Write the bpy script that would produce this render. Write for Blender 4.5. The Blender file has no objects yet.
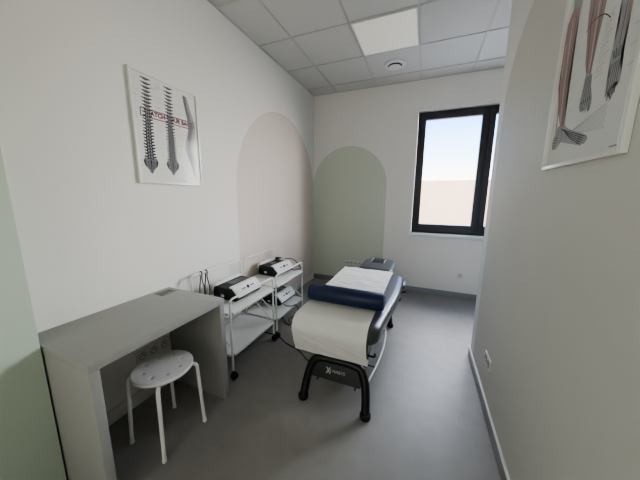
import bpy, bmesh, math, random
from mathutils import Vector, Matrix, noise
random.seed(7)
PI = math.pi
scn = bpy.context.scene
C = scn.collection

# ---------------------------------------------------------------- materials
def lin(h):
    h = h.lstrip('#')
    v = [int(h[i:i+2], 16)/255 for i in (0, 2, 4)]
    return tuple((c/12.92 if c <= .04045 else ((c+.055)/1.055)**2.4) for c in v) + (1,)

def mat(name, col, rough=.5, metal=0, bump=0, bscale=40, var=0, vscale=6, spec=.5, coat=0, emit=0, bdist=.002):
    m = bpy.data.materials.new(name); m.use_nodes = True
    nt = m.node_tree; N = nt.nodes; L = nt.links
    b = N['Principled BSDF']
    c = lin(col)
    b.inputs['Base Color'].default_value = c
    b.inputs['Roughness'].default_value = rough
    b.inputs['Metallic'].default_value = metal
    b.inputs['Specular IOR Level'].default_value = spec
    b.inputs['Coat Weight'].default_value = coat
    if emit:
        b.inputs['Emission Color'].default_value = c
        b.inputs['Emission Strength'].default_value = emit
    tc = N.new('ShaderNodeTexCoord')
    if var:
        n = N.new('ShaderNodeTexNoise'); n.inputs['Scale'].default_value = vscale
        n.inputs['Detail'].default_value = 6
        L.new(tc.outputs['Object'], n.inputs['Vector'])
        r = N.new('ShaderNodeMapRange')
        r.inputs['From Min'].default_value = .3; r.inputs['From Max'].default_value = .7
        r.inputs['To Min'].default_value = 1-var; r.inputs['To Max'].default_value = 1+var
        L.new(n.outputs['Fac'], r.inputs['Value'])
        mx = N.new('ShaderNodeVectorMath'); mx.operation = 'SCALE'
        mx.inputs[0].default_value = c[:3]
        L.new(r.outputs['Result'], mx.inputs['Scale'])
        L.new(mx.outputs['Vector'], b.inputs['Base Color'])
    if bump:
        n = N.new('ShaderNodeTexNoise'); n.inputs['Scale'].default_value = bscale
        n.inputs['Detail'].default_value = 4
        L.new(tc.outputs['Object'], n.inputs['Vector'])
        bp = N.new('ShaderNodeBump'); bp.inputs['Strength'].default_value = bump
        bp.inputs['Distance'].default_value = bdist
        L.new(n.outputs['Fac'], bp.inputs['Height'])
        L.new(bp.outputs['Normal'], b.inputs['Normal'])
    return m

def arch_wall(name, base, paint, axis, centre, radius, zc, half=None):
    """wall paint with one painted arch: half disc on top of a rectangle, in world metres"""
    m = mat(name, base, .72, bump=.06, bscale=180, bdist=.001)
    nt = m.node_tree; N = nt.nodes; L = nt.links
    g = N.new('ShaderNodeNewGeometry'); s = N.new('ShaderNodeSeparateXYZ')
    L.new(g.outputs['Position'], s.inputs[0])
    def M(op, a, b=None):
        n = N.new('ShaderNodeMath'); n.operation = op
        for i, v in enumerate((a, b)):
            if v is None: continue
            if isinstance(v, (int, float)): n.inputs[i].default_value = v
            else: L.new(v, n.inputs[i])
        return n.outputs[0]
    du = M('MAXIMUM', M('SUBTRACT', M('ABSOLUTE', M('SUBTRACT', s.outputs[axis], centre)), (half or radius)-radius), 0)
    dz = M('MAXIMUM', M('SUBTRACT', s.outputs[2], zc), 0)
    d = M('SQRT', M('ADD', M('MULTIPLY', du, du), M('MULTIPLY', dz, dz)))
    f = M('LESS_THAN', d, radius)
    mx = N.new('ShaderNodeMix'); mx.data_type = 'RGBA'
    L.new(f, mx.inputs[0])
    mx.inputs[6].default_value = lin(base); mx.inputs[7].default_value = lin(paint)
    L.new(mx.outputs[2], N['Principled BSDF'].inputs['Base Color'])
    return m

def glass_mat(name, refl=1.0, rough=.02):
    m = bpy.data.materials.new(name); m.use_nodes = True
    nt = m.node_tree; N = nt.nodes; L = nt.links
    N.remove(N['Principled BSDF'])
    t = N.new('ShaderNodeBsdfTransparent'); g = N.new('ShaderNodeBsdfGlossy')
    g.inputs['Roughness'].default_value = rough
    lw = N.new('ShaderNodeLayerWeight'); lw.inputs['Blend'].default_value = .5
    f = N.new('ShaderNodeMath'); f.operation = 'POWER'; f.inputs[1].default_value = 4
    L.new(lw.outputs['Facing'], f.inputs[0])
    k = N.new('ShaderNodeMath'); k.operation = 'MULTIPLY_ADD'; k.inputs[1].default_value = .55*refl; k.inputs[2].default_value = .04*refl
    mx = N.new('ShaderNodeMixShader')
    L.new(f.outputs[0], k.inputs[0]); L.new(k.outputs[0], mx.inputs[0])
    L.new(t.outputs[0], mx.inputs[1]); L.new(g.outputs[0], mx.inputs[2])
    L.new(mx.outputs[0], N['Material Output'].inputs['Surface'])
    return m

WALL = '#e6e4de'
M = dict(
    wall_left=arch_wall('paint_wall_left', WALL, '#d9cdc4', 1, 3.015, .945, 1.515),
    wall_back=arch_wall('paint_wall_back', WALL, '#c9d0c1', 0, .60, .60, 1.61),
    wall_right=arch_wall('paint_wall_right', '#e9e9e5', '#d3d2ca', 1, .585, .55, 2.0, 1.76),
    wall=mat('paint_wall', WALL, .72, bump=.06, bscale=180, bdist=.001),
    pier=mat('paint_pale_green', '#bdcab9', .7, bump=.06, bscale=180, bdist=.001),
    skirt_light=mat('skirting_light', '#d8d6d0', .45),
    skirt_grey=mat('skirting_vinyl', '#8d8f90', .4, var=.05, vscale=60),
    floor=mat('floor_vinyl', '#8d8b88', .44, var=.06, vscale=9, bump=.05, bscale=220, bdist=.001),
    tile=mat('ceiling_tile', '#d2d1cd', .85, bump=.15, bscale=320, bdist=.001),
    tbar=mat('ceiling_bar', '#c3c2be', .35),
    white_metal=mat('white_powder_coat', '#e6e6e2', .35),
    white_plastic=mat('white_plastic', '#e3e3df', .4),
    socket=mat('socket_plastic', '#deded8', .35),
    socket_ring=mat('socket_ring', '#9a9a95', .35),
    dark=mat('dark_socket_hole', '#1c1c1c', .6),
    frame_dark=mat('anthracite_window_frame', '#2b2d31', .4),
    glass=glass_mat('window_glass'),
    pglass=glass_mat('poster_glass', .42, .12),
    desk=mat('grey_laminate', '#9c9c97', .48, var=.015, vscale=30),
    desk_metal=mat('brushed_grey_flap', '#7e7e7a', .35, metal=.5),
    stool_seat=mat('stool_plastic', '#e4e2de', .42),
    vinyl=mat('charcoal_vinyl', '#4c4e54', .32, bump=.12, bscale=260, bdist=.0008),
    black_metal=mat('black_powder_coat', '#0c0c0d', .42),
    black_plastic=mat('black_plastic', '#15171a', .45),
    screen=mat('dark_screen', '#3a4042', .25),
    rubber=mat('black_rubber', '#0b0b0b', .6),
    chrome=mat('steel_bar', '#e6e6e4', .3, metal=.2),
    paper=mat('white_couch_paper', '#ecebe6', .7, bump=.25, bscale=28, bdist=.006),
    navy=mat('navy_vinyl', '#15264a', .45, bump=.1, bscale=240, bdist=.0008),
    cable=mat('black_cable', '#101010', .5),
    grey_cable=mat('grey_cable', '#35373a', .5),
    cream=mat('cream_card', '#d8d0bd', .7),
    silver=mat('silver_trim', '#b9bcc0', .3, metal=.7),
    diffuser=mat('light_diffuser', '#f6f3e6', .3, emit=.2),
    alu=mat('white_alu_frame', '#e2e2dc', .3),
    poster=mat('poster_paper', '#dededb', .6),
    bone_d=mat('ink_dark_grey', '#2c2c32', .7),
    bone_m=mat('ink_mid_grey', '#6e6e74', .7),
    bone_l=mat('ink_light_grey', '#a2a2a5', .7),
    ink_line=mat('ink_thin_line', '#a9a9aa', .7),
    ink_red=mat('ink_dark_red', '#6d1f2d', .7),
    muscle=mat('ink_muscle', '#a38a88', .7),
    muscle_l=mat('ink_muscle_light', '#c4b5b2', .7),
    icon=mat('icon_black', '#1a1a1c', .5),
    logo=mat('logo_white', '#a8a8a8', .5),
    outwall=mat('beige_render', '#d2ae8c', .9, var=.02, vscale=3),
    ground=mat('pale_ground', '#b5b0a6', .9),
)

# ---------------------------------------------------------------- helpers
def chain(o):
    v = Vector((0, 0, 0))
    while o is not None:
        v += o.location; o = o.parent
    return v

def obj(name, bm, m, parent=None, smooth=35):
    """link a bmesh (in WORLD metres) as one mesh object under parent"""
    off = chain(parent) if parent else Vector((0, 0, 0))
    if off.length: bmesh.ops.translate(bm, verts=bm.verts, vec=-off)
    me = bpy.data.meshes.new(name); bm.to_mesh(me); bm.free()
    if smooth:
        me.shade_smooth(); me.set_sharp_from_angle(angle=math.radians(smooth))
    for mm in (m if isinstance(m, (list, tuple)) else [m]): me.materials.append(mm)
    o = bpy.data.objects.new(name, me); C.objects.link(o)
    o.parent = parent
    return o

def thing(name, label, cat, loc=(0, 0, 0), group=None):
    o = bpy.data.objects.new(name, None); C.objects.link(o)
    o.empty_display_size = .05
    o.location = loc; o['label'] = label; o['category'] = cat
    if group: o['group'] = group
    return o

def tag(o, label, cat, group=None):
    o['label'] = label; o['category'] = cat
    if group: o['group'] = group
    return o

def struct(name, bm, m, parent=None, smooth=35):
    o = obj(name, bm, m, parent, smooth)
    if parent is None: o['kind'] = 'structure'
    return o

def copy_tree(o, parent=None):
    c = o.copy(); C.objects.link(c); c.parent = parent
    for ch in list(o.children): copy_tree(ch, c)
    return c

def box(bm, x0, x1, y0, y1, z0, z1, bev=0, seg=2, mi=0):
    t = bmesh.new()
    bmesh.ops.create_cube(t, size=1)
    for v in t.verts:
        v.co = Vector(((x0+x1)/2+v.co.x*(x1-x0), (y0+y1)/2+v.co.y*(y1-y0), (z0+z1)/2+v.co.z*(z1-z0)))
    if bev: bmesh.ops.bevel(t, geom=t.edges[:], offset=bev, segments=seg, profile=.6, affect='EDGES', clamp_overlap=True)
    merge(bm, t, mi)
    return bm

def merge(bm, t, mi=0, mx=None):
    if mx is not None: bmesh.ops.transform(t, matrix=mx, verts=t.verts)
    mp = {v: bm.verts.new(v.co) for v in t.verts}
    for f in t.faces:
        try:
            nf = bm.faces.new([mp[v] for v in f.verts]); nf.material_index = mi
        except ValueError: pass
    t.free()

def quad(*p):
    bm = bmesh.new(); bm.faces.new([bm.verts.new(q) for q in p]); return bm

def B(*a, **k): return box(bmesh.new(), *a, **k)

def catmull(P, n=6, closed=False):
    P = [Vector(p) for p in P]; out = []
    N = len(P); R = range(N if closed else N-1)
    for i in R:
        p0 = P[(i-1) % N] if closed or i > 0 else P[0]
        p1 = P[i]; p2 = P[(i+1) % N]
        p3 = P[(i+2) % N] if closed or i+2 < N else P[-1]
        for k in range(n):
            t = k/n
            out.append(.5*((2*p1)+(p2-p0)*t+(2*p0-5*p1+4*p2-p3)*t*t+(3*p1-p0-3*p2+p3)*t**3))
    if not closed: out.append(P[-1])
    return out

def tube(bm, P, r, seg=10, closed=False, caps=True):
    P = [Vector(p) for p in P]; n = len(P)
    rad = r if isinstance(r, (list, tuple)) else [r]*n
    tg = []
    for i in range(n):
        a = P[(i-1) % n] if closed or i > 0 else P[i]
        b = P[(i+1) % n] if closed or i < n-1 else P[i]
        tg.append((b-a).normalized())
    nrm = tg[0].orthogonal().normalized(); rings = []
    for i in range(n):
        nrm = (nrm-tg[i]*nrm.dot(tg[i]))
        nrm = nrm.normalized() if nrm.length > 1e-6 else tg[i].orthogonal().normalized()
        bi = tg[i].cross(nrm)
        rings.append([bm.verts.new(P[i]+rad[i]*(nrm*math.cos(2*PI*k/seg)+bi*math.sin(2*PI*k/seg))) for k in range(seg)])
    for i in range(n if closed else n-1):
        a, b = rings[i], rings[(i+1) % n]
        s = 0
        if closed and i == n-1:
            s = min(range(seg), key=lambda q: (a[0].co-b[q].co).length)
        for k in range(seg):
            bm.faces.new((a[k], a[(k+1) % seg], b[(k+1+s) % seg], b[(k+s) % seg]))
    if caps and not closed:
        bm.faces.new(rings[0][::-1]); bm.faces.new(rings[-1])
    return bm

def T(P, r, seg=10, closed=False): return tube(bmesh.new(), P, r, seg, closed)

def bend(P, rad, n=6):
    """polyline with rounded corners"""
    P = [Vector(p) for p in P]; out = [P[0]]
    for i in range(1, len(P)-1):
        a = (P[i-1]-P[i]); b = (P[i+1]-P[i])
        d = min(rad, a.length*.49, b.length*.49)
        p0 = P[i]+a.normalized()*d; p2 = P[i]+b.normalized()*d
        for k in range(n+1):
            t = k/n
            out.append((1-t)**2*p0+2*t*(1-t)*P[i]+t*t*p2)
    out.append(P[-1]); return out

def lathe(bm, prof, cx, cy, cz, seg=32, axis='Z', mi=0):
    """prof: list of (radius, height) from bottom to top"""
    rings = []
    for r, h in prof:
        ring = []
        for k in range(seg):
            a = 2*PI*k/seg; u, v = r*math.cos(a), r*math.sin(a)
            co = {'Z': (cx+u, cy+v, cz+h), 'X': (cx+h, cy+u, cz+v), 'Y': (cx+v, cy+h, cz+u)}[axis]
            ring.append(bm.verts.new(co))
        rings.append(ring)
    for a, b in zip(rings, rings[1:]):
        for k in range(seg):
            f = bm.faces.new((a[k], a[(k+1) % seg], b[(k+1) % seg], b[k])); f.material_index = mi
    f = bm.faces.new(rings[0][::-1]); f.material_index = mi
    f = bm.faces.new(rings[-1]); f.material_index = mi
    return bm

def LA(*a, **k): return lathe(bmesh.new(), *a, **k)

def extrude_profile(bm, prof, y0, y1, bev=0, seg=2):
    """prof: closed (x,z) polygon extruded along y"""
    t = bmesh.new()
    a = [t.verts.new((x, y0, z)) for x, z in prof]; b = [t.verts.new((x, y1, z)) for x, z in prof]
    n = len(prof)
    t.faces.new(a); t.faces.new(b[::-1])
    for i in range(n): t.faces.new((a[i], b[i], b[(i+1) % n], a[(i+1) % n]))
    bmesh.ops.recalc_face_normals(t, faces=t.faces)
    if bev: bmesh.ops.bevel(t, geom=t.edges[:], offset=bev, segments=seg, profile=.6, affect='EDGES', clamp_overlap=True)
    merge(bm, t); return bm

def curve_mesh(cu):
    o = bpy.data.objects.new('tmp', cu); C.objects.link(o)
    dg = bpy.context.evaluated_depsgraph_get(); dg.update()
    me = bpy.data.meshes.new_from_object(o.evaluated_get(dg))
    bm = bmesh.new(); bm.from_mesh(me)
    bpy.data.objects.remove(o); bpy.data.meshes.remove(me); bpy.data.curves.remove(cu)
    return bm

def text_bm(s, size, extrude=0.0004, bold=0.0, align='CENTER'):
    cu = bpy.data.curves.new('txt', 'FONT'); cu.body = s; cu.size = size; cu.extrude = extrude
    cu.offset = bold; cu.align_x = align; cu.align_y = 'CENTER'; cu.resolution_u = 3
    return curve_mesh(cu)

# ---------------------------------------------------------------- room numbers (metres)
D, H, R, E = 3.979, 3.0, 2.235, 2.482       # back wall, ceiling, right wall, end of right wall
XR, YB, TH = 3.75, -1.6, .30                 # far right wall, wall behind the camera, outer wall thickness
PX, PY = .185, .488                           # green wall projecting on the left
WX0, WX1, WZ0, WZ1 = 1.585, 3.30, .915, 2.605  # window opening

# floor / ceiling
struct('floor', B(-.3, XR+.3, YB-.3, D+TH, -.15, 0), M['floor'])
bm = bmesh.new()
box(bm, -.3, XR+.3, YB-.3, D+TH, H+.008, H+.2)
gx = [.3903+.6*k for k in range(-1, 6)]; gy = [D-.2583-.6*k for k in range(0, 9)]
for x in gx:
    if 0.02 < x < XR: box(bm, x-.0075, x+.0075, YB, D, H, H+.009, mi=1)
for y in gy:
    if y > YB: box(bm, 0, XR, y-.0075, y+.0075, H+.0006, H+.009, mi=1)
box(bm, 0, .012, YB, D, H-.001, H+.009, mi=1); box(bm, 0, XR, D-.012, D, H-.001, H+.009, mi=1)
struct('ceiling', bm, [M['tile'], M['tbar']], smooth=0)

# walls
struct('wall_left', B(-.25, 0, YB, D+TH, 0, H), M['wall_left'], smooth=0)
struct('wall_left_front', B(0, PX, YB, PY, 0, H, bev=.002), M['pier'])
bm = bmesh.new()
for a in ((0, WX0, D, D+TH, 0, H), (WX1, XR, D, D+TH, 0, H), (WX0, WX1, D, D+TH, 0, WZ0), (WX0, WX1, D, D+TH, WZ1, H)): box(bm, *a)
struct('wall_back', bm, M['wall_back'], smooth=0)
struct('wall_right', B(R, XR, YB, E, 0, H, bev=.004), M['wall_right'])
struct('wall_right_far', B(XR, XR+.25, E-.3, D+TH, 0, H), M['wall'], smooth=0)
struct('wall_front', B(-.25, XR, YB-.25, YB, 0, H), M['wall'], smooth=0)

# skirtings
def skirt(name, x0, x1, y0, y1, m, cap=None):
    bm = bmesh.new(); box(bm, x0, x1, y0, y1, 0, .083, bev=.003)
    o = struct(name, bm, m)
    return o
struct('baseboard_left', B(0, .012, PY, D, 0, .092, bev=.003), M['skirt_light'])
struct('baseboard_back', B(.012, XR, D-.01, D, 0, .085, bev=.003), M['skirt_grey'])
bm = bmesh.new()
box(bm, R-.012, R, YB, E+.012, 0, .082, bev=.002, mi=0); box(bm, R-.014, R, YB, E+.014, .080, .094, bev=.003, mi=1)
box(bm, R, XR, E, E+.012, 0, .082, bev=.002, mi=0); box(bm, R, XR, E, E+.014, .080, .094, bev=.003, mi=1)
struct('baseboard_right', bm, [M['skirt_grey'], M['skirt_light']])
# weld seam of the floor vinyl
struct('trim_1', B(2.1185, 2.1225, YB, D-.02, 0, .0006), mat('weld_seam', '#918f8c', .45), smooth=0)

# window
def frame_ring(bm, x0, x1, z0, z1, y0, y1, w, wb=None, bev=.004):
    wb = wb or w
    box(bm, x0, x0+w, y0, y1, z0, z1, bev); box(bm, x1-w, x1, y0, y1, z0, z1, bev)
    box(bm, x0+w-.002, x1-w+.002, y0, y1, z0, z0+wb, bev); box(bm, x0+w-.002, x1-w+.002, y0, y1, z1-w, z1, bev)
    return bm
FY = D+.05
win = bpy.data.objects.new('window_1', None); C.objects.link(win); win['kind'] = 'structure'
win.location = ((WX0+WX1)/2, FY, WZ0)
fx0, fx1, fz0, fz1 = WX0+.004, WX1-.004, WZ0+.004, WZ1-.004
bm = frame_ring(bmesh.new(), fx0, fx1, fz0, fz1, FY+.012, FY+.08, .05, .07)
xm = (fx0+fx1)/2
box(bm, xm-.03, xm+.03, FY+.012, FY+.08, fz0+.05, fz1-.04, .004)
obj('window_frame', bm, M['frame_dark'], win)
for sgn, a, b in ((-1, fx0+.035, xm-.008), (1, xm+.008, fx1-.035)):
    s = obj('sash', frame_ring(bmesh.new(), a, b, fz0+.05, fz1-.035, FY, FY+.07, .068, .078, bev=.006), M['frame_dark'], win)
    obj('pane', quad((a+.06, FY+.036, fz0+.12), (b-.06, FY+.036, fz0+.12), (b-.06, FY+.036, fz1-.095), (a+.06, FY+.036, fz1-.095)), M['glass'], s, smooth=0)
    if sgn == -1:
        bm = B(b-.046, b-.022, FY-.012, FY+.004, 1.66, 1.74, bev=.004)
        box(bm, b-.043, b-.025, FY-.04, FY-.024, 1.60, 1.725, bev=.005); box(bm, b-.041, b-.027, FY-.03, FY-.008, 1.70, 1.72)
        obj('window_handle', bm, M['frame_dark'], s)
struct('trim_2', B(WX0-.035, WX1+.035, D-.055, FY+.02, WZ0-.036, WZ0+.003, bev=.004), mat('white_sill', '#e6e7e8', .35))

# outside
nb = obj('neighbouring_wall', B(-14, 22, 10, 10.4, -.6, 2.01), M['outwall'], smooth=0)
tag(nb, 'pale beige wall of the building seen outside through the window', 'wall')
struct('ground', B(-30, 40, D+TH+.02, 60, -.8, -.6), M['ground'], smooth=0)

# ---------------------------------------------------------------- ceiling fittings
def panel_light():
    x0, x1 = gx[0+2]+.011, gx[3]-.011   # between the third and fourth grid bars
    y1, y0 = gy[1]-.011, gy[2]+.011
    t = thing('ceiling_light_panel', 'square white flat light panel set in the grey tiled ceiling', 'ceiling light', ((x0+x1)/2, (y0+y1)/2, H))
    bm = bmesh.new(); w = .012
    for a in ((x0, x0+w, y0, y1), (x1-w, x1, y0, y1), (x0+w, x1-w, y0, y0+w), (x0+w, x1-w, y1-w, y1)): box(bm, *a, H-.002, H+.006)
    obj('light_frame', bm, M['white_plastic'], t)
    obj('diffuser', B(x0+w, x1-w, y0+w, y1-w, H+.001, H+.006), M['diffuser'], t, smooth=0)
panel_light()
vx, vy = 1.30, 3.435
t = thing('ceiling_vent', 'round white ventilation valve in the ceiling tile beside the light panel', 'vent', (vx, vy, H))
obj('vent_ring', LA([(.122, .006), (.122, -.004), (.112, -.010), (.085, -.012), (.078, -.006), (.076, .006)], vx, vy, H, 40), M['white_plastic'], t)
obj('vent_throat', LA([(.079, -.011), (.079, -.0125)], vx, vy, H, 40), M['dark'], t)
obj('vent_disc', LA([(.02, -.012), (.05, -.016), (.071, -.022), (.073, -.026), (.06, -.031), (.01, -.033)], vx, vy, H, 40), M['white_plastic'], t)

# ---------------------------------------------------------------- sockets
def sockets(label, n, origin, along, normal, w=.0715, h=.082, group=None):
    """row of n sockets; origin = centre of the first, on the wall face"""
    o = Vector(origin); a = Vector(along); nn = Vector(normal)
    t = thing('wall_socket', label, 'socket', o+a*(w*(n-1)/2), group)
    mx0 = Matrix((a.to_4d(), Vector((0, 0, 1, 0)), nn.to_4d(), (0, 0, 0, 1))).transposed()
    for c in (0, 1, 2): mx0[3][c] = 0
    def place(bm, p):
        m = mx0.copy(); m.translation = p
        bmesh.ops.transform(bm, matrix=m, verts=bm.verts)
        bmesh.ops.recalc_face_normals(bm, faces=bm.faces); return bm
    W = w*(n-1)/2+.041
    obj('cover_plate', place(B(-W, W, -h/2, h/2, 0, .008, bev=.003), o+a*(w*(n-1)/2)), M['socket'], t)
    for k in range(n):
        p = o+a*(w*k)
        s = obj('socket_outlet', place(LA([(.0265, .006), (.0265, .0105), (.0235, .0115), (.021, .0085)], 0, 0, 0, 24), p), M['socket_ring'], t)
        bm = bmesh.new()
        lathe(bm, [(.0205, .0086), (.0205, .0089)], 0, 0, 0, 20, mi=1)
        for dx, dz in ((-.0095, 0), (.0095, 0), (0, .012)):
            lathe(bm, [(.0055, .0087), (.0055, .0094)], dx, dz, 0, 10)
        obj('pin_holes', place(bm, p), [M['dark'], M['white_plastic']], s)
    return t
sockets('triple white wall socket under the grey desk', 3, (0, 1.012, .335), (0, 1, 0), (1, 0, 0), w=.079)
sockets('row of four white sockets on the green arch behind the treatment table', 4, (.622, D, .35), (1, 0, 0), (0, -1, 0))
sockets('single white socket low on the back wall below the window', 1, (2.29, D, .335), (1, 0, 0), (0, -1, 0))
sockets('double white socket above the skirting of the right wall', 2, (R, 1.925, .335), (0, -1, 0), (-1, 0, 0))

# ---------------------------------------------------------------- posters
def poly(bm, pts, P, lift):
    vs = [bm.verts.new(P(u, v, lift)) for u, v in pts]
    if len(vs) > 2:
        f = bm.faces.new(vs)
    return f
def stroke(bm, a, b, w, P, lift):
    d = Vector((b[0]-a[0], b[1]-a[1])); n = Vector((-d.y, d.x)).normalized()*w/2
    return poly(bm, [(a[0]+n.x, a[1]+n.y), (b[0]+n.x, b[1]+n.y), (b[0]-n.x, b[1]-n.y), (a[0]-n.x, a[1]-n.y)], P, lift)
def ink(name, bm, m, parent):
    bmesh.ops.triangulate(bm, faces=[f for f in bm.faces if len(f.verts) > 4])
    return obj(name, bm, m, parent, smooth=0)

# spine poster on the left wall: u = world y, v = world z
pa = thing('spine_poster', 'white framed poster of three human spines on the left wall', 'poster', (0, 1.37, 1.87))
u0, u1, v0, v1 = 1.122, 1.636, 1.517, 2.226
def PL(u, v, l): return (.008+l*.12, u*.9954, 1.4434+(v-1.4434)*.9954)
bm = bmesh.new(); w = .016
for a in ((u0, u0+w, v0, v1), (u1-w, u1, v0, v1), (u0+w, u1-w, v0, v0+w), (u0+w, u1-w, v1-w, v1)): box(bm, .001, .016, *a, bev=.0015)
obj('poster_frame', bm, M['alu'], pa)
obj('poster_sheet', B(.002, .008, u0+.01, u1-.01, v0+.01, v1-.01), M['poster'], pa, smooth=0)
obj('poster_glass', quad((.0125, u0+.012, v0+.012), (.0125, u1-.012, v0+.012), (.0125, u1-.012, v1-.012), (.0125, u0+.012, v1-.012)), M['pglass'], pa, smooth=0)
def lerp(tab, t):
    t = max(0, min(1, t))*(len(tab)-1); i = min(int(t), len(tab)-2); f = t-i
    return tab[i]*(1-f)+tab[i+1]*f
def spine_front(axis_u, vt, vb, wid, dark):
    """vertebrae with side processes; sacrum at the end"""
    d, m_, l_ = bmesh.new(), bmesh.new(), bmesh.new()
    n = 24; vs = vt+(vb-vt)*.82
    for i in range(n):
        t = i/(n-1); v = vt+(vs-vt)*(t**.92)
        h = .0155+.011*t
        bw = wid*(.30+.16*t); pw = wid*(.72 if i < 1 else (.66+.16*t+.06*math.sin(i*1.7)))
        u = axis_u(t*.82)
        poly(m_, [(u-bw, v+h*.50), (u+bw, v+h*.50), (u+bw*.78, v), (u+bw, v-h*.50), (u-bw, v-h*.50), (u-bw*.78, v)], PL, .0006)
        for s in (-1, 1):
            poly(d, [(u+s*bw*.6, v+h*.22), (u+s*pw, v+h*.40), (u+s*pw*.98, v+h*.02), (u+s*bw*.6, v-h*.30)], PL, .0007)
            poly(l_, [(u+s*bw*.25, v+h*.3), (u+s*bw*.6, v+h*.2), (u+s*bw*.5, v-h*.2)], PL, .0009)
            poly(d, [(u+s*bw*.98, v+h*.38), (u+s*bw*.6, v+h*.36), (u+s*bw*.62, v-h*.34), (u+s*bw*.98, v-h*.34), (u+s*bw*.8, v)], PL, .0008)
        poly(d, [(u-bw*.3, v+h*.12), (u+bw*.3, v+h*.12), (u, v-h*.62)], PL, .0009)
        poly(d, [(u-bw*.95, v-h*.30), (u+bw*.95, v-h*.30), (u+bw*.95, v-h*.46), (u-bw*.95, v-h*.46)], PL, .0007)
    u = axis_u(.82); vb2 = axis_u(1.0)
    W = wid*1.08
    H2 = vs-vb
    poly(m_, [(u-W*.8, vs-.004), (u, vs-.012), (u+W*.8, vs-.004), (u+W, vs-.03), (u+W*.85, vs-.055), (vb2+W*.30, vs-H2*.78), (vb2+W*.06, vb), (vb2-W*.06, vb), (vb2-W*.30, vs-H2*.78), (u-W*.85, vs-.055), (u-W, vs-.03)], PL, .0005)
    for s in (-1, 1): poly(d, [(u+s*W*.78, vs-.008), (u+s*W*.98, vs-.03), (u+s*W*.84, vs-.054), (u+s*W*.62, vs-.07), (u+s*W*.74, vs-.04)], PL, .0007)
    for k in range(4):
        vv = vs-.03-k*.019
        for s in (-1, 1):
            poly(d, [(u+s*W*(.30-.03*k), vv+.005), (u+s*W*(.46-.06*k), vv), (u+s*W*(.30-.03*k), vv-.006)], PL, .0008)
        stroke(d, (u-W*(.7-.11*k), vv-.009), (u+W*(.7-.11*k), vv-.009), .0025, PL, .0007)
    poly(d, [(u-W*.12, vs-.02), (u+W*.12, vs-.02), (vb2, vb+.006)], PL, .0009)
    return d, m_, l_
def spine_side(us, vt, vb):
    d, m_, l_ = bmesh.new(), bmesh.new(), bmesh.new()
    n = 24; pts = []
    for i in range(n+6):
        t = i/(n+5); pts.append((lerp(us, t), vt+(vb-vt)*t))
    for i in range(n+6):
        u, v = pts[i]; t = i/(n+5); h = .019+.004*t
        bw = .011+.010*min(1, t*1.3)
        if i >= n: bw = .021*(1-(i-n)/6.5)
        poly(m_, [(u-bw, v+h*.42), (u+bw, v+h*.42), (u+bw*.86, v), (u+bw, v-h*.42), (u-bw, v-h*.42), (u-bw*.86, v)], PL, .0006)
        stroke(d, (u-bw, v-h*.5), (u+bw, v-h*.5), .004, PL, .0007)
        poly(l_, [(u-bw*.6, v+h*.25), (u-bw*.1, v+h*.25), (u-bw*.2, v-h*.25), (u-bw*.6, v-h*.2)], PL, .0008)
        if i < n:
            L2 = .020+.020*math.sin(t*PI*1.05)
            poly(d, [(u+bw*.7, v+h*.3), (u+bw+L2, v-h*.25), (u+bw+L2*.95, v-h*.65), (u+bw*.7, v-h*.25)], PL, .0005)
    return d, m_, l_
def three(nm, tri):
    o = ink(nm, tri[1], M['bone_m'], pa)
    ink('ink_shading', tri[0], M['bone_d'], o); ink('ink_highlight', tri[2], M['bone_l'], o)
three('spine_drawing', spine_front(lambda t: lerp([1.236, 1.233, 1.228, 1.222, 1.222, 1.221], t), 2.190, 1.585, .048, 1))
three('spine_drawing', spine_front(lambda t: lerp([1.396, 1.392, 1.389, 1.388, 1.386, 1.384], t), 2.188, 1.585, .048, 1))
three('spine_drawing', spine_side([1.524, 1.532, 1.543, 1.556, 1.562, 1.556, 1.540, 1.528, 1.530, 1.552, 1.566, 1.568], 2.176, 1.615))
bm = bmesh.new()
bx = (1.184, 1.600, 1.954, 2.004); q = .0065
for a, b in (((bx[0], bx[2]), (bx[1], bx[2])), ((bx[0], bx[3]), (bx[1], bx[3])), ((bx[0], bx[2]), (bx[0], bx[3])), ((bx[1], bx[2]), (bx[1], bx[3]))): stroke(bm, a, b, q, PL, .0003)
ink('title_box', bm, M['ink_red'], pa)
def wall_text(s, size, uc, vc, lift, side, bold=0):
    t = text_bm(s, size, .00001, bold); lift = lift*.12+.00003
    if side == 'L': m = Matrix(((0, 0, 1, .008+lift), (1, 0, 0, uc), (0, 1, 0, vc), (0, 0, 0, 1)))
    else: m = Matrix(((0, 0, -1, R-.008-lift), (-1, 0, 0, uc), (0, 1, 0, vc), (0, 0, 0, 1)))
    bmesh.ops.transform(t, matrix=m, verts=t.verts); return t
t = wall_text('WATCH YOUR BACK', .0405, (bx[0]+bx[1])/2, 1.979, .0001, 'L', .0022)
us = [v.co.y for v in t.verts]; k = .385/(max(us)-min(us)); c0 = (max(us)+min(us))/2
for v in t.verts: v.co.y = 1.393+(v.co.y-c0)*k
obj('title_text', t, M['ink_red'], pa, smooth=0)
bm = bmesh.new(); rr = random.Random(3)
for k in range(46):          # faint captions beside the drawings
    col = rr.choice([1.150, 1.285, 1.318, 1.445, 1.475, 1.590])
    v = rr.uniform(1.57, 2.19)
    if 1.945 < v < 2.015: continue
    for j in range(rr.choice((1, 2))):
        stroke(bm, (col-.02, v-j*.008), (col-.02+rr.uniform(.02, .045), v-j*.008), .0022, PL, .0003)
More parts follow.
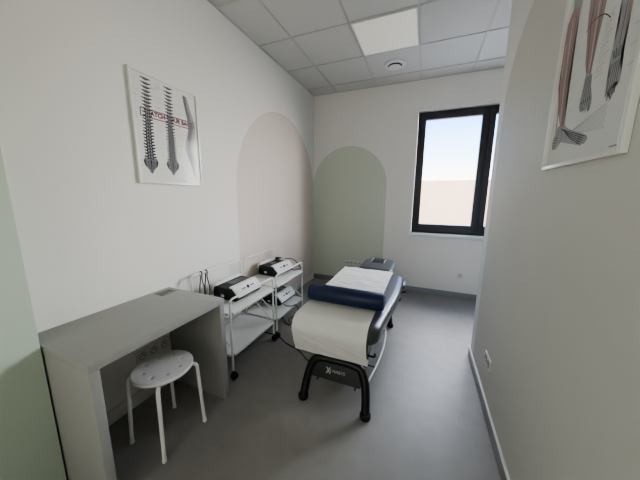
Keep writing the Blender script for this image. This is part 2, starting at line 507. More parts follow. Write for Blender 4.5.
for (a, b) in (((1.14, 2.11), (1.20, 2.105)), ((1.27, 2.10), (1.36, 2.098)), ((1.26, 1.80), (1.35, 1.797)), ((1.13, 1.67), (1.18, 1.672)), ((1.27, 1.655), (1.345, 1.66)), ((1.43, 1.90), (1.54, 1.902)), ((1.43, 2.10), (1.52, 2.09))): stroke(bm, a, b, .0018, PL, .0003)
ink('caption_lines', bm, M['ink_line'], pa)['kind'] = 'stuff'

# leg poster on the right wall: u = world y (decreasing to the right in view), v = world z
pb = thing('leg_poster', 'white framed poster of human legs and feet on the right wall', 'poster', (R, 1.215, 1.95))
def PR(u, v, l): return (R-.008-l*.12, u*.9834, 1.4434+(v-1.4434)*.9834)
u0, u1, v0, v1 = .943, 1.434, 1.561, 2.26
bm = bmesh.new(); w = .014
for a in ((u0, u0+w, v0, v1), (u1-w, u1, v0, v1), (u0+w, u1-w, v0, v0+w), (u0+w, u1-w, v1-w, v1)): box(bm, R-.019, R-.001, *a, bev=.0015)
obj('poster_frame', bm, M['alu'], pb)
obj('poster_sheet', B(R-.008, R-.002, u0+.012, u1-.012, v0+.012, v1-.012), M['poster'], pb, smooth=0)
obj('poster_glass', quad((R-.0145, u1-.014, v0+.014), (R-.0145, u0+.014, v0+.014), (R-.0145, u0+.014, v1-.014), (R-.0145, u1-.014, v1-.014)), M['pglass'], pb, smooth=0)
G = dict(
 calf1=[(1.411, 2.166), (1.358, 2.147), (1.35, 2.062), (1.355, 1.976), (1.360, 1.901), (1.351, 1.816), (1.333, 1.722), (1.369, 1.723), (1.406, 1.79), (1.434, 1.871), (1.465, 1.941), (1.47, 2.029), (1.450, 2.122)],
 knee1=[(1.425, 2.276), (1.340, 2.276), (1.345, 2.20), (1.350, 2.145), (1.360, 2.12), (1.413, 2.15)],
 tend1=[(1.422, 1.86), (1.410, 1.851), (1.390, 1.696), (1.404, 1.702)],
 foot1=[(1.388, 1.731), (1.334, 1.725), (1.300, 1.704), (1.250, 1.684), (1.205, 1.668), (1.172, 1.655), (1.156, 1.648), (1.162, 1.641), (1.154, 1.634), (1.168, 1.631), (1.166, 1.624), (1.184, 1.627), (1.190, 1.621), (1.205, 1.628), (1.241, 1.636), (1.29, 1.648), (1.34, 1.661), (1.362, 1.652), (1.376, 1.640), (1.407, 1.640), (1.419, 1.660), (1.415, 1.685), (1.402, 1.701)],
 calf2=[(1.285, 2.27), (1.19, 2.27), (1.175, 2.12), (1.184, 2.057), (1.186, 2.007), (1.195, 1.948), (1.2, 1.894), (1.202, 1.85), (1.233, 1.864), (1.25, 1.905), (1.262, 1.968), (1.280, 2.041), (1.292, 2.15)],
 foot2=[(1.234, 1.868), (1.197, 1.853), (1.187, 1.81), (1.170, 1.775), (1.166, 1.752), (1.171, 1.733), (1.178, 1.750), (1.183, 1.729), (1.190, 1.748), (1.197, 1.727), (1.204, 1.748), (1.212, 1.731), (1.218, 1.751), (1.228, 1.738), (1.234, 1.757), (1.243, 1.753), (1.242, 1.789), (1.235, 1.815)],
 leg3=[(1.118, 2.27), (1.030, 2.27), (1.030, 2.10), (1.046, 1.977), (1.050, 1.921), (1.054, 1.887), (1.056, 1.859), (1.055, 1.825), (1.040, 1.800), (1.040, 1.770), (1.046, 1.762), (1.050, 1.775), (1.053, 1.748), (1.060, 1.740), (1.063, 1.758), (1.066, 1.729), (1.073, 1.726), (1.076, 1.752), (1.081, 1.731), (1.088, 1.731), (1.090, 1.757), (1.098, 1.742), (1.101, 1.781), (1.096, 1.817), (1.105, 1.851), (1.102, 1.88), (1.095, 1.915), (1.093, 1.951), (1.10, 2.06)],
 red3=[(1.062, 2.27), (1.030, 2.27), (1.032, 2.08), (1.049, 1.974), (1.054, 1.909), (1.060, 1.905), (1.064, 1.99)])
def inkpoly(name, keys, m, lift, parent=pb):
    bm = bmesh.new()
    for k in keys: poly(bm, G[k], PR, lift)
    return ink(name, bm, m, parent)
def strokes(name, ls, m, w, lift, parent):
    bm = bmesh.new()
    for a, b in ls: stroke(bm, a, b, w, PR, lift)
    return ink(name, bm, m, parent)
l1 = inkpoly('leg_drawing', ['calf1'], M['muscle'], .0006)
inkpoly('knee_drawing', ['knee1'], M['bone_l'], .0004, l1); inkpoly('foot_drawing', ['foot1'], M['bone_l'], .0004, l1); inkpoly('tendon_drawing', ['tend1'], M['bone_l'], .0005, l1)
strokes('ink_highlight', [((1.405, 2.13), (1.395, 1.95)), ((1.395, 1.95), (1.375, 1.74)), ((1.432, 2.05), (1.425, 1.93))], M['muscle_l'], .006, .0009, l1)
ls = [((1.44, 2.1), (1.445, 1.95)), ((1.445, 1.95), (1.40, 1.78)), ((1.375, 2.12), (1.375, 1.90)), ((1.375, 1.90), (1.352, 1.73)), ((1.455, 2.03), (1.43, 1.88))]
for k in range(5):
    P = catmull([(1.36-.008*k, 1.716-.003*k, 0), (1.30-.004*k, 1.694-.006*k, 0), (1.235, 1.672-.0065*k, 0), (1.172+.006*k, 1.650-.0055*k, 0)], 3)
    ls += [((a.x, a.y), (b.x, b.y)) for a, b in zip(P, P[1:])]
for k in range(5): ls.append(((1.195+.004*k, 1.662-.007*k), (1.205+.004*k, 1.657-.007*k)))
for k in range(5): ls.append(((1.405+.002*k, 1.69-.010*k), (1.372+.004*k, 1.682-.008*k)))
ls += [((1.35, 1.71), (1.335, 1.68)), ((1.335, 1.68), (1.352, 1.664)), ((1.37, 1.715), (1.385, 1.67)), ((1.315, 1.700), (1.308, 1.672))]
strokes('ink_shading', ls, M['bone_d'], .0026, .0010, l1)
l2 = inkpoly('leg_drawing', ['calf2'], M['muscle'], .0006)
inkpoly('foot_drawing', ['foot2'], M['bone_l'], .0007, l2)
strokes('ink_highlight', [((1.225, 2.26), (1.222, 2.05)), ((1.222, 2.05), (1.216, 1.87))], M['muscle_l'], .007, .0009, l2)
ls = [((1.255, 2.2), (1.258, 2.04)), ((1.258, 2.04), (1.232, 1.87)), ((1.20, 2.2), (1.205, 2.02)), ((1.205, 2.02), (1.208, 1.86))]
for k in range(5): ls.append(((1.222-.008*k+.004, 1.85), (1.234-.0135*k, 1.745)))
for k in range(5): ls.append(((1.233-.013*k, 1.776), (1.226-.012*k, 1.766)))
strokes('ink_shading', ls, M['bone_d'], .0026, .0010, l2)
l3 = inkpoly('leg_drawing', ['leg3'], M['bone_l'], .0006)
inkpoly('muscle_drawing', ['red3'], M['muscle'], .0008, l3)
strokes('ink_highlight', [((1.085, 2.2), (1.078, 1.95)), ((1.074, 1.86), (1.07, 1.80)), ((1.088, 1.86), (1.08, 1.80))], M['bone_l'], .007, .0009, l3)
ls = [((1.075, 2.2), (1.07, 2.0)), ((1.07, 2.0), (1.073, 1.88))]
for k in range(5): ls.append(((1.09-.009*k, 1.835), (1.093-.0095*k, 1.745)))
for k in range(6): ls.append(((1.10-.008*k, 1.875-.004*(k % 2)), (1.085-.006*k, 1.845)))
strokes('ink_shading', ls, M['bone_d'], .0024, .0011, l3)
bm = bmesh.new()
for k in range(18):
    v = 1.825+.0098*k; stroke(bm, (1.178-.001*k, v), (1.128+.006*math.sin(k), v+.006+.004*(k % 3)), .0016, PR, .0003)
for k in range(13):
    v = 1.648+.0062*k; stroke(bm, (1.31-.012*abs(k-6), 1.682+.002*(k-6)), (1.07+.004*(k % 3), v+.006), .0014, PR, .0003)
for k in range(6): stroke(bm, (1.34, 1.98-.045*k), (1.30, 1.985-.045*k+.01), .0014, PR, .0003)
for k in range(5): stroke(bm, (1.02, 1.80+.05*k), (.985, 1.802+.05*k), .0014, PR, .0003)
ink('caption_lines', bm, M['ink_line'], pb)['kind'] = 'stuff'
bm = bmesh.new(); A = [(1.282, 2.018), (1.253, 2.03), (1.22, 2.030), (1.177, 2.015), (1.142, 1.985)]
A = catmull([(*q, 0) for q in A], 5)
for a, b in zip(A, A[1:]): stroke(bm, (a.x, a.y), (b.x, b.y), .003, PR, .0012)
ink('curved_mark', bm, M['bone_d'], pb); bm = bmesh.new()
for k in range(7): stroke(bm, (1.030-.007*k, 1.5905), (1.0255-.007*k, 1.5905), .004, PR, .0008)
ink('signature', bm, M['bone_d'], pb)['kind'] = 'stuff'

# ---------------------------------------------------------------- desk
dx1, dy0, dy1, dz = .536, .495, 1.256, .755
t = thing('desk', 'plain grey laminate desk against the left wall', 'desk', (.28, .865, 0))
obj('tabletop', B(.003, dx1, dy0, dy1, dz-.038, dz, bev=.0015), M['desk'], t)
obj('side_panel', B(.016, dx1-.002, dy0+.001, dy0+.039, 0, dz-.038, bev=.0012), M['desk'], t)
obj('side_panel', B(.016, dx1-.002, dy1-.039, dy1-.001, 0, dz-.038, bev=.0012), M['desk'], t)
s = obj('desktop_socket', B(.040, .130, 1.115, 1.225, dz-.01, dz+.003, bev=.002), M['desk_metal'], t)
bm = bmesh.new()
for k in range(3): box(bm, .062, .108, 1.128+.031*k, 1.150+.031*k, dz+.002, dz+.0042, bev=.0008)
obj('socket_flap', bm, mat('dark_flap', '#55554f', .4), s)

# ---------------------------------------------------------------- stool
sx, sy, sz = .396, .890, .452
t = thing('stool', 'round white plastic stool with holes in the seat and tube legs', 'stool', (sx, sy, 0))
def stool_seat():
    cu = bpy.data.curves.new('seat', 'CURVE'); cu.dimensions = '2D'; cu.fill_mode = 'BOTH'
    cu.extrude = .005; cu.bevel_depth = .005; cu.bevel_resolution = 2
    def circ(cx, cy, r, n):
        sp = cu.splines.new('POLY'); sp.points.add(n-1); sp.use_cyclic_u = True
        for i in range(n):
            a = 2*PI*i/n; sp.points[i].co = (cx+r*math.cos(a), cy+r*math.sin(a), 0, 1)
    circ(0, 0, .154, 64)
    for k in range(8):
        a = 2*PI*(k+.5)/8; circ(.100*math.cos(a), .100*math.sin(a), .0165, 16)
    bm = curve_mesh(cu)
    bmesh.ops.translate(bm, verts=bm.verts, vec=(sx, sy, sz-.010)); return bm
seat = obj('seat', stool_seat(), M['stool_seat'], t, smooth=50)
obj('seat_ring', T([(sx+.128*math.cos(2*PI*k/40), sy+.128*math.sin(2*PI*k/40), sz-.027) for k in range(40)], .008, 8, True), M['white_metal'], t)
for a in (45, 135, 225, 315):
    ca, sa = math.cos(math.radians(a)), math.sin(math.radians(a))
    P = bend([(sx+ca*.120, sy+sa*.120, sz-.030), (sx+ca*.176, sy+sa*.176, sz-.030), (sx+ca*.195, sy+sa*.195, .012)], .03)
    l = obj('leg', T(P, .0105, 12), M['white_metal'], t)
    obj('foot_cap', LA([(.0125, 0), (.0125, .018), (.011, .020)], sx+ca*.1953, sy+sa*.1953, 0, 14), M['white_plastic'], l)

# ---------------------------------------------------------------- trolleys
HX, HY, FZ, RZ, S1, S2 = .19, .294, .662, .800, .556, .210
def make_trolley(loc):
    X, Y, _ = loc
    t = thing('trolley', 'white two shelf trolley next to the grey desk', 'trolley', loc, 'white two shelf trolleys along the left wall')
    for x, top, nm in ((-HX, RZ, 'rear_frame'), (HX, FZ, 'front_frame')):
        obj(nm, T(bend([(X+x, Y-HY, .065), (X+x, Y-HY, top), (X+x, Y+HY, top), (X+x, Y+HY, .065)], .04), .0085, 10), M['white_metal'], t)
    for z in (S1, S2):
        bm = bmesh.new()
        t2 = bmesh.new(); bmesh.ops.create_cube(t2, size=1)
        for v in t2.verts: v.co = Vector((X+v.co.x*(2*HX+.030), Y+v.co.y*(2*HY+.024), z-.010+v.co.z*.020))
        bmesh.ops.bevel(t2, geom=[e for e in t2.edges if abs(e.verts[0].co.z-e.verts[1].co.z) > .01], offset=.03, segments=5, affect='EDGES')
        bmesh.ops.bevel(t2, geom=[e for e in t2.edges if abs(e.verts[0].co.z-e.verts[1].co.z) < .001], offset=.003, segments=2, affect='EDGES')
        merge(bm, t2)
        obj('shelf', bm, M['white_metal'], t)
    for s in (-1, 1):
        y = Y+s*(HY-.004)
        bm = tube(bmesh.new(), [(X-HX, y, S2+.03), (X+HX, y-.006*s, S1-.03)], .006, 8)
        tube(bm, [(X-HX, y-.014*s, S1-.03), (X+HX, y-.018*s, S2+.03)], .006, 8)
        obj('cross_brace', bm, M['white_metal'], t)
    for x in (-HX, HX):
        for y in (-HY, HY):
            bm = LA([(.009, .050), (.009, .072)], X+x, Y+y, 0, 12)
            box(bm, X+x-.012, X+x+.020, Y+y-.017, Y+y+.017, .040, .055, bev=.005)
            c = obj('castor', bm, M['rubber'], t)
            bm = bmesh.new()
            for s in (-1, 1): lathe(bm, [(.010, -.006), (.025, -.006), (.0265, -.003), (.0265, .003), (.025, .006), (.010, .006)], X+x+.008, Y+y+s*.011, .0265, 20, 'Y')
            obj('wheel', bm, M['rubber'], c)
    return t
trol = make_trolley((.252, 1.702, 0))
trol2 = copy_tree(trol); trol2.location = (.250, 2.348, 0)
trol2['label'] = 'white two shelf trolley farther from the desk, with a device on each shelf'

# ---------------------------------------------------------------- therapy devices
def make_device(loc):
    X, Y, Z = loc      # X = rear edge, Y = centre, Z = underside
    t = thing('therapy_device', 'black and white therapy device on the nearer trolley beside the desk', 'medical device', (X+.13, Y, Z), 'therapy devices on the trolleys')
    W = .165
    prof = [(.012, .004), (.255, .004), (.266, .020), (.263, .036), (.206, .104), (.050, .116), (.020, .104), (.008, .05)]
    obj('housing', extrude_profile(bmesh.new(), [(X+x, Z+z) for x, z in prof], Y-W, Y+W, .008, 3), M['black_plastic'], t)
    fp = [(.274, .032), (.280, .044), (.216, .117), (.180, .121), (.177, .110), (.204, .104)]
    f = obj('front_panel', extrude_profile(bmesh.new(), [(X+x, Z+z) for x, z in fp], Y-W+.012, Y+W+.003, .006, 3), M['white_plastic'], t)
    rp = [(-.006, .050), (-.004, .124), (.020, .140), (.050, .136), (.052, .120), (.040, .100), (.012, .050)]
    obj('rear_cover', extrude_profile(bmesh.new(), [(X+x, Z+z) for x, z in rp], Y-W+.006, Y+W-.006, .004, 2), M['white_plastic'], t)
    bm = bmesh.new(); bmesh.ops.create_cube(bm, size=1)
    for v in bm.verts: v.co = Vector((X+.118+v.co.x*.085, Y+.02+v.co.y*.19, Z+.1115-(v.co.x)*.008+v.co.z*.004))
    obj('screen', bm, M['screen'], t)
    # controls lie on the sloping front panel
    a = Vector((X+.280, 0, Z+.044)); b = Vector((X+.216, 0, Z+.117)); sl = (b-a).normalized(); nn = Vector((-sl.z, 0, sl.x))
    if nn.z < 0: nn = -nn
    def on(bm_, u, v):
        m = Matrix((sl.to_4d(), (0, 1, 0, 0), nn.to_4d(), (0, 0, 0, 1))).transposed()
        for c in (0, 1, 2): m[3][c] = 0
        p = a+(b-a)*u; m.translation = Vector((p.x, Y+v, p.z))+nn*.0002
        bmesh.ops.transform(bm_, matrix=m, verts=bm_.verts); bmesh.ops.recalc_face_normals(bm_, faces=bm_.faces); return bm_
    k = obj('control_knob', on(LA([(.015, 0), (.015, .004), (.013, .006), (.004, .006)], 0, 0, 0, 20), .55, .012), M['icon'], f)
    for v in (-.058, -.032, .056, .082):
        bm = B(-.0055, .0055, -.0105, .0105, 0, .002, bev=.0008)
        obj('button', on(bm, .55, v), M['icon'], f)
    obj('side_port', B(X+.10, X+.13, Y-W-.006, Y-W+.004, Z+.03, Z+.05, bev=.003), M['white_plastic'], t)
    return t
dev = make_device((.092, 1.748, S1))
dev2 = copy_tree(dev); dev2.location = (.180, 2.462, S1); dev2.rotation_euler.z = -.06
dev2['label'] = 'black and white therapy device on the farther trolley, top shelf'
dev3 = copy_tree(dev); dev3.location = (.195, 2.480, S2)
dev3['label'] = 'black and white therapy device on the bottom shelf of the farther trolley'
# probe resting on the second device
t = thing('handpiece', 'small black and white handpiece lying on the farther top device', 'handpiece', (.16, 2.60, .668))
obj('grip', T(catmull([(.110, 2.575, .689), (.140, 2.59, .693), (.175, 2.605, .692)], 5), [.011+.004*math.sin(i*.5) for i in range(11)], 12), M['black_plastic'], t)
obj('probe_head', LA([(.010, 0), (.017, .006), (.017, .024), (.012, .032)], .182, 2.608, .692, 16, 'X'), M['white_plastic'], t)

def cable(name, pts, r, m, label, cat='cable', group=None, n=6):
    return tag(obj(name, T(catmull(pts, n), r, 8), m), label, cat, group)
cable('handpiece_cable', [(.22, 2.612, .690), (.30, 2.68, .672), (.37, 2.70, .60), (.40, 2.685, .566), (.36, 2.60, .563), (.30, 2.64, .5625)], .004, M['cable'], 'black lead looping from the handpiece over the farther trolley shelf')
def hanging(y, m, label):
    x = .252-HX
    pts = []
    for sgn in (-1, 1):
        z = .812
        pts.append([(x+.013*sgn, y+.010*sgn, .575+.0), (x+.014*sgn, y+.002+.012*sgn, .66), (x+.013*sgn, y-.004*sgn, .75), (x+.0125*sgn, y, .800)])
    P = pts[0]+[(x, y, .8145)]+pts[1][::-1]
    return cable('hanging_lead', P, .0045, m, label, group='leads hanging on the rear trolley rail')
hanging(1.505, M['grey_cable'], 'grey lead looped over the rear trolley rail, closest to the desk')
hanging(1.560, M['cable'], 'thin black lead looped over the rear trolley rail, second from the desk')
# power leads
fl = [(.100, 2.50, .004), (.16, 2.30, .004), (.20, 2.112, .004), (.321, 2.085, .004), (.426, 2.085, .004), (.594, 1.992, .004), (.755, 1.936, .004), (.895, 1.836, .004), (1.03, 1.80, .004), (1.14, 1.86, .004)]
cable('power_cable', [(.02, 2.60, .004)]+fl, .0045, M['cable'], 'black power cable running across the floor to the treatment table')
co = [(.350, 2.36, .2225), (.40, 2.34, .219), (.455, 2.36, .222), (.475, 2.40, .222), (.482, 2.44, .17), (.478, 2.47, .10), (.45, 2.52, .05), (.50, 2.58, .03), (.56, 2.50, .006), (.52, 2.40, .006), (.42, 2.38, .006), (.36, 2.46, .006), (.44, 2.56, .008), (.54, 2.56, .012), (.58, 2.46, .012), (.50, 2.36, .006), (.40, 2.34, .006), (.30, 2.42, .006), (.2, 2.5, .006)]
cable('coiled_cable', co, .0045, M['cable'], 'coiled black cable on the floor under the farther trolley', n=8)

# ---------------------------------------------------------------- treatment table
TX = 1.265
def ztop(y): return .603+max(0, y-1.80)*.048
tb = thing('treatment_table', 'charcoal vinyl treatment table with black steel legs', 'treatment table', (TX, 2.3, 0))
def loft(bm, rings):
    vr = [[bm.verts.new(p) for p in r] for r in rings]; n = len(vr[0])
    for a, b in zip(vr, vr[1:]):
        for k in range(n): bm.faces.new((a[k], a[(k+1) % n], b[(k+1) % n], b[k]))
    bm.faces.new(vr[0][::-1]); bm.faces.new(vr[-1])
    bmesh.ops.recalc_face_normals(bm, faces=bm.faces); return bm
def pad(y0, y1, wfun, zfun, thick, rc0, rc1, re, cx=TX, ny=44, nk=40, drop=0):
    """upholstered pad: superellipse sections, rounded corners in plan (rc) and rounded edges (re)"""
    rings = []
    for i in range(ny+1):
        s = i/ny; s = .5-.5*math.cos(PI*s)           # denser at both ends
        y = y0+(y1-y0)*s
        d0, d1 = y-y0, y1-y
        W = wfun(y)
        for d, rc in ((d0, rc0), (d1, rc1)):
            if d < rc: W = W-rc+rc*math.sqrt(max(0, 1-(1-d/rc)**2))
        hh = thick/2
        d = min(d0, d1)
        k = 1.0
        if d < re: k = (max(0, 1-(1-d/re)**2.6))**(1/2.6)
        k = max(k, .04)
        zc = zfun(y)-hh
        if drop and d0 < .14: zc -= drop*(1-d0/.14)**2
        ring = []
        for q in range(nk):
            a = 2*PI*q/nk; c_, s_ = math.cos(a), math.sin(a); ex = 2/2.9; ex2 = 2/2.2
            # wide flat top with rounded sides
            px = W-hh*.95; rx = hh*.95
            xx = math.copysign(abs(c_)**ex2, c_)*rx + (px if c_ > 1e-6 else (-px if c_ < -1e-6 else 0))
            zz = math.copysign(abs(s_)**ex, s_)*hh*k
            ring.append((cx+xx, y, zc+zz))
        rings.append(ring)
    return loft(bmesh.new(), rings)
def wbody(y):
    t = (y-1.48)/(2.35-1.48); t = max(0, min(1, t)); t = t*t*(3-2*t)
    return .278+(.343-.278)*t
obj('upholstery', pad(1.484, 2.705, wbody, ztop, .125, .10, .12, .10, drop=.014), M['vinyl'], tb, smooth=60)
HXc = 1.287
hr = obj('headrest', pad(2.735, 3.275, lambda y: .192, lambda y: .652, .085, .06, .16, .035, cx=HXc), M['vinyl'], tb, smooth=60)
# face opening plug with two silver edges
fp = obj('face_plug', B(HXc-.092, HXc+.060, 3.015, 3.225, .640, .6545, bev=.006), M['black_plastic'], hr)
for x in (HXc-.092, HXc+.060):
    obj('plug_edge', T([(x, 3.02, .656), (x, 3.22, .656)], .006, 8), M['silver'], fp)
obj('headrest_arm', B(HXc-.12, HXc+.12, 2.66, 2.86, .545, .568, bev=.004), M['black_metal'], tb)
obj('head_roll', LA([(.012, -.30), (.030, -.30), (.030, .243), (.012, .243)], 1.262, 2.722, .575, 20, 'X'), M['cream'], tb)
# right armrest pad and lever
obj('armrest', T(catmull([(1.592, 2.66, .505), (1.602, 2.72, .512), (1.604, 2.80, .512), (1.596, 2.88, .505)], 5), [.016, .024, .028, .030, .031]+[.031]*7+[.030, .027, .022, .014], 16), M['vinyl'], tb)
obj('armrest_bracket', T(bend([(1.45, 2.72, .50), (1.56, 2.72, .42), (1.635, 2.72, .445)], .03), .012, 10), M['black_metal'], tb)
kn = obj('adjusting_lever', T(bend([(1.46, 2.42, .50), (1.545, 2.42, .475), (1.585, 2.42, .472)], .02), .008, 10), M['silver'], tb)
obj('lever_knob', LA([(.010, -.010), (.020, -.006), (.021, .012), (.014, .020)], 1.585, 2.42, .468, 18, 'X'), M['rubber'], kn)
# underframe
bm = bmesh.new()
for s in (-1, 1): box(bm, TX+s*.20-.02, TX+s*.20+.02, 1.66, 2.68, .440, .480, bev=.004)
for y in (1.68, 2.15, 2.64): box(bm, TX-.2, TX+.2, y-.02, y+.02, .435, .475, bev=.004)
obj('upper_frame', bm, M['black_metal'], tb)
bm = bmesh.new()
for s in (-1, 1):
    tube(bm, [(TX+s*.15, 1.70, .15), (TX+s*.15, 2.52, .44)], .018, 10)
    tube(bm, [(TX+s*.11, 2.58, .15), (TX+s*.11, 1.78, .44)], .018, 10)
box(bm, TX-.16, TX+.16, 1.68, 1.72, .12, .16, bev=.004); box(bm, TX-.16, TX+.16, 2.55, 2.59, .12, .16, bev=.004)
obj('lifting_scissor', bm, M['black_metal'], tb)
obj('base_beam', B(TX-.11, TX+.11, 1.78, 2.62, .085, .145, bev=.01), M['black_metal'], tb)
def leg_frame(yf, lean):
    def p(x, z): return (x, yf+lean*z, z)
    P = catmull([p(1.036, .012), p(1.046, .12), p(1.062, .205), p(1.092, .268), p(1.150, .286), p(TX, .290), p(1.376, .286), p(1.434, .268), p(1.464, .205), p(1.480, .12), p(1.490, .012)], 6)
    l = obj('leg_frame', T(P, .0285, 16), M['black_metal'], tb)
    for x in (1.036, 1.490):
        obj('rubber_foot', LA([(.034, 0), (.036, .006), (.036, .028), (.030, .036)], x, yf+.001, 0, 20), M['rubber'], l)
    return l
leg_frame(1.452, .34); leg_frame(2.745, -.18)
# front plate between the near legs, with its lettering
yf, lean = 1.452, .34
def pt(x, z, o=0): return Vector((x, yf+lean*z-o, z+o*lean))
bm = bmesh.new()
out = [(1.086, .160), (1.440, .160), (1.442, .195), (1.420, .245), (1.385, .275), (1.145, .275), (1.108, .245), (1.084, .195)]
fa = [bm.verts.new(pt(x, z, .014)) for x, z in out]; fb = [bm.verts.new(pt(x, z, -.014)) for x, z in out]
bm.faces.new(fa); bm.faces.new(fb[::-1])
for i in range(len(out)): bm.faces.new((fa[i], fb[i], fb[(i+1) % 8], fa[(i+1) % 8]))
bmesh.ops.recalc_face_normals(bm, faces=bm.faces)
bmesh.ops.bevel(bm, geom=bm.edges[:], offset=.004, segments=2, affect='EDGES')
pl = obj('front_plate', bm, mat('black_satin_plate', '#121316', .32), tb)
d = Vector((0, lean, 1)).normalized(); n = Vector((0, -1, lean)).normalized()
def on_plate(t, x, z):
    o = pt(x, z, .0145)
    m = Matrix(((1, 0, 0, 0), (0, 1, 0, 0), (0, 0, 1, 0), (0, 0, 0, 1)))
    for r_ in range(3):
        m[r_][0] = (1, 0, 0)[r_]; m[r_][1] = d[r_]; m[r_][2] = n[r_]; m[r_][3] = o[r_]
    bmesh.ops.transform(t, matrix=m, verts=t.verts); return t
t = text_bm('HABYS', .030, .0006, .0003)
xs = [v.co.x for v in t.verts]; k = .090/(max(xs)-min(xs))
for v in t.verts: v.co.x *= k
obj('lettering', on_plate(t, 1.282, .222), M['logo'], pl, smooth=0)
t = bmesh.new()
for a, b in (((-.016, .021), (.015, -.021)), ((.012, .021), (-.013, -.021))):
    dd = Vector((b[0]-a[0], b[1]-a[1], 0)).normalized(); nn = Vector((-dd.y, dd.x, 0))*.0042
    z = .0006 if a[0] < 0 else .0009
    A = Vector((*a, z)); Bv = Vector((*b, z))
    t.faces.new([t.verts.new(q) for q in (A+nn, A-nn, Bv-nn, Bv+nn)])
for a in ((.016, .004), (.016, -.008)):
    t.faces.new([t.verts.new(Vector((a[0]+dx_, a[1]+dz_, .0006))) for dx_, dz_ in ((-.004, -.004), (.004, -.004), (.004, .004), (-.004, .004))])
bmesh.ops.recalc_face_normals(t, faces=t.faces)
obj('emblem', on_plate(t, 1.206, .222), M['logo'], pl, smooth=0)
# small screws below the plate
for x in (1.128, 1.405):
    obj('plate_screw', T([pt(x, .162), pt(x, .140)], .007, 8), M['black_metal'], pl)
# foot control rail round the base
rail = catmull([(1.44, 1.645, .10), (1.470, 1.74, .10), (1.492, 1.95, .10), (1.500, 2.19, .10), (1.475, 2.46, .10), (1.40, 2.62, .10), (TX, 2.66, .10), (1.13, 2.62, .10), (1.055, 2.46, .10), (1.03, 2.19, .10), (1.038, 1.95, .10), (1.06, 1.74, .10), (1.09, 1.645, .10), (TX, 1.60, .10)], 6, closed=True)
obj('foot_rail', T(rail, .0085, 10, True), M['chrome'], tb)
for s in (-1, 1):
    for y in (1.85, 2.45): obj('rail_arm', T([(TX+s*.10, y, .10), (TX+s*(.215 if y < 2 else .205), y, .10)], .005, 8), M['black_metal'], tb)
# holder of the paper under the near end
bm = tube(bmesh.new(), [(.955, 1.575, .372), (1.492, 1.575, .372)], .008, 10)
tube(bm, bend([(1.488, 1.575, .372), (1.512, 1.575, .372), (1.516, 1.572, .398)], .012), .0085, 10)
for s in (-1, 1): box(bm, TX+s*.19-.012, TX+s*.19+.012, 1.560, 1.70, .368, .470, bev=.003)
obj('paper_holder', bm, M['black_metal'], tb)

# ---------------------------------------------------------------- couch paper
def paper_sheet():
    path = []
    y = 2.690
    while y > 1.57:
        path.append((y, ztop(y)+.0045)); y -= .014
    for a in range(0, 91, 9):
        q = math.radians(a); path.append((1.565-.097*math.sin(q), .512+.0955*math.cos(q)-.0005))
    ye, ze = path[-1]
    for k in range(1, 14): f = k/13; path.append((ye+(1.520-ye)*f**1.3, ze+(.345-ze)*f))
    for a in range(0, 181, 15):                # curl round the holder bar
        q = math.radians(a); path.append((1.548-.028*math.cos(q), .343-.026*math.sin(q)))
    bm = bmesh.new(); nx = 36; rows = []
    for i, (y, z) in enumerate(path):
        row = []
        x0, x1 = .940, 1.474
        if y > 1.8 and i < 70: g = (y-1.8)/.9; x0 += .026*g; x1 += .022*g
        for k in range(nx+1):
            u = k/nx; x = x0+(x1-x0)*u
            far = i < 62 and y > 1.93
            s = noise.noise(Vector((x*5, y*9, z*6)))*.5+noise.noise(Vector((x*16, y*26, z*15)))*.35
            if far:
                wr = max(0, s)*.016+abs(noise.noise(Vector((x*5+9, y*26, 2))))*.014; p = (x, y, z+wr)
            else:
                # hanging part: soft vertical folds on the outside
                ny_ = 0 if z > .60 else 1
                wr = (max(0, s)*.008+.002+abs(noise.noise(Vector((x*2.2, 4.0, z*24+x*6))))*.010*min(1, max(0, (.56-z)/.08))); p = (x, y-wr*ny_, z+(max(0, s)*.004 if not ny_ else 0))
            row.append(bm.verts.new(p))
        rows.append(row)
    for a, b in zip(rows, rows[1:]):
        for k in range(nx): bm.faces.new((a[k], a[k+1], b[k+1], b[k]))
    bmesh.ops.recalc_face_normals(bm, faces=bm.faces)
    return bm
pp = tag(obj('paper_sheet', paper_sheet(), M['paper'], smooth=60), 'white paper sheet covering the treatment table and draped over its end', 'paper')

# ---------------------------------------------------------------- bolster
br, by = .067, 1.788
prof = [(.010, -.300), (.045, -.299), (.060, -.293), (br, -.280), (br, .280), (.060, .293), (.045, .299), (.010, .300)]
o = tag(obj('bolster', LA(prof, 1.236, by, ztop(by)+.0095+br, 40, 'X'), M['navy']), 'navy blue cylindrical bolster lying across the treatment table', 'bolster')

# ---------------------------------------------------------------- light
w = bpy.data.worlds.new('sky'); scn.world = w; w.use_nodes = True
N = w.node_tree.nodes; L = w.node_tree.links
bg = N['Background']; tc = N.new('ShaderNodeTexCoord'); sp = N.new('ShaderNodeSeparateXYZ'); cr = N.new('ShaderNodeValToRGB')
L.new(tc.outputs['Generated'], sp.inputs[0]); L.new(sp.outputs[2], cr.inputs[0])
e = cr.color_ramp.elements
e[0].position = 0.06; e[0].color = (1.0, .95, .88, 1)
e[1].position = .28; e[1].color = (.10, .38, 1.0, 1)
k = cr.color_ramp.elements.new(.13); k.color = (.58, .79, 1.0, 1)
L.new(cr.outputs[0], bg.inputs['Color']); bg.inputs['Strength'].default_value = 5.5

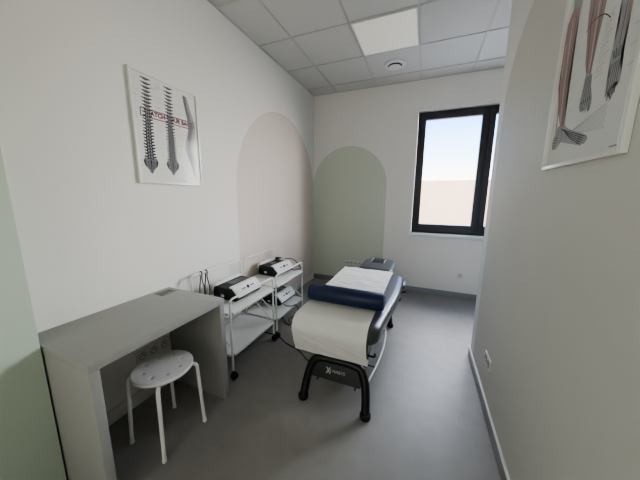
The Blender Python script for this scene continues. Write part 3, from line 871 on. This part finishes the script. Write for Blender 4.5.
def area(name, loc, target, sx_, sy_, power, col=(1, 1, 1), portal=False):
    l = bpy.data.lights.new(name, 'AREA'); l.shape = 'RECTANGLE'; l.size = sx_; l.size_y = sy_; l.energy = power; l.color = col
    if portal: l.cycles.is_portal = True
    o = bpy.data.objects.new(name, l); C.objects.link(o); o.location = loc
    o.rotation_euler = (Vector(target)-Vector(loc)).to_track_quat('-Z', 'Y').to_euler(); return o
area('window_portal', ((WX0+WX1)/2, D+TH+.01, (WZ0+WZ1)/2), ((WX0+WX1)/2, 0, (WZ0+WZ1)/2), WX1-WX0, WZ1-WZ0, 1, portal=True)
area('window_fill_high', (3.0, 7.4, 5.6), (1.6, 2.2, .8), 4.5, 3.0, 900, (1.0, .96, .90))  # added lamp outside, above the view, boosting sky light through the window
area('window_fill_side', (6.2, 7.3, 2.6), (1.0, 1.6, 1.1), 4.6, 3.0, 1300, (1.0, .98, .94))  # added unseen lamp outside to the right, brightens the left wall
area('wall_streak_fill', (8.5, 6.0, 3.2), (0, 3.1, 1.7), 1.4, 1.4, 420, (1.0, .96, .88))  # added unseen lamp, throws the bright bands onto the left wall arch
area('rear_fill', (1.2, YB+.08, 1.5), (1.2, 3, 1.3), 1.6, 2.2, 20, (1.0, .97, .92))  # added soft fill behind the camera; no doorway is built there
s = bpy.data.lights.new('sun', 'SUN'); s.energy = 3.5; s.angle = .02; s.color = (1, .95, .88)
so = bpy.data.objects.new('sun', s); C.objects.link(so); so.rotation_euler = Vector((.35, .75, -.56)).to_track_quat('-Z', 'Y').to_euler()

# ---------------------------------------------------------------- camera
f_px = 252.678
fw = Vector((-0.37320958, 0.91172328, -0.17168367)); rt = Vector((0.92491229, 0.38009824, 0.00791157)); up = Vector((-0.07246982, 0.15583966, 0.98512036))
cam = bpy.data.cameras.new('camera'); cam.sensor_width = 36; cam.sensor_fit = 'HORIZONTAL'; cam.lens = f_px/640*36; cam.clip_start = .02
co_ = bpy.data.objects.new('camera', cam); C.objects.link(co_)
m = Matrix(((rt.x, up.x, -fw.x, 1.7528), (rt.y, up.y, -fw.y, 0), (rt.z, up.z, -fw.z, 1.44342), (0, 0, 0, 1)))
co_.matrix_world = m
scn.camera = co_
scn.view_settings.view_transform = 'AgX'
scn.view_settings.look = 'AgX - Medium High Contrast'
scn.view_settings.exposure = 0.12
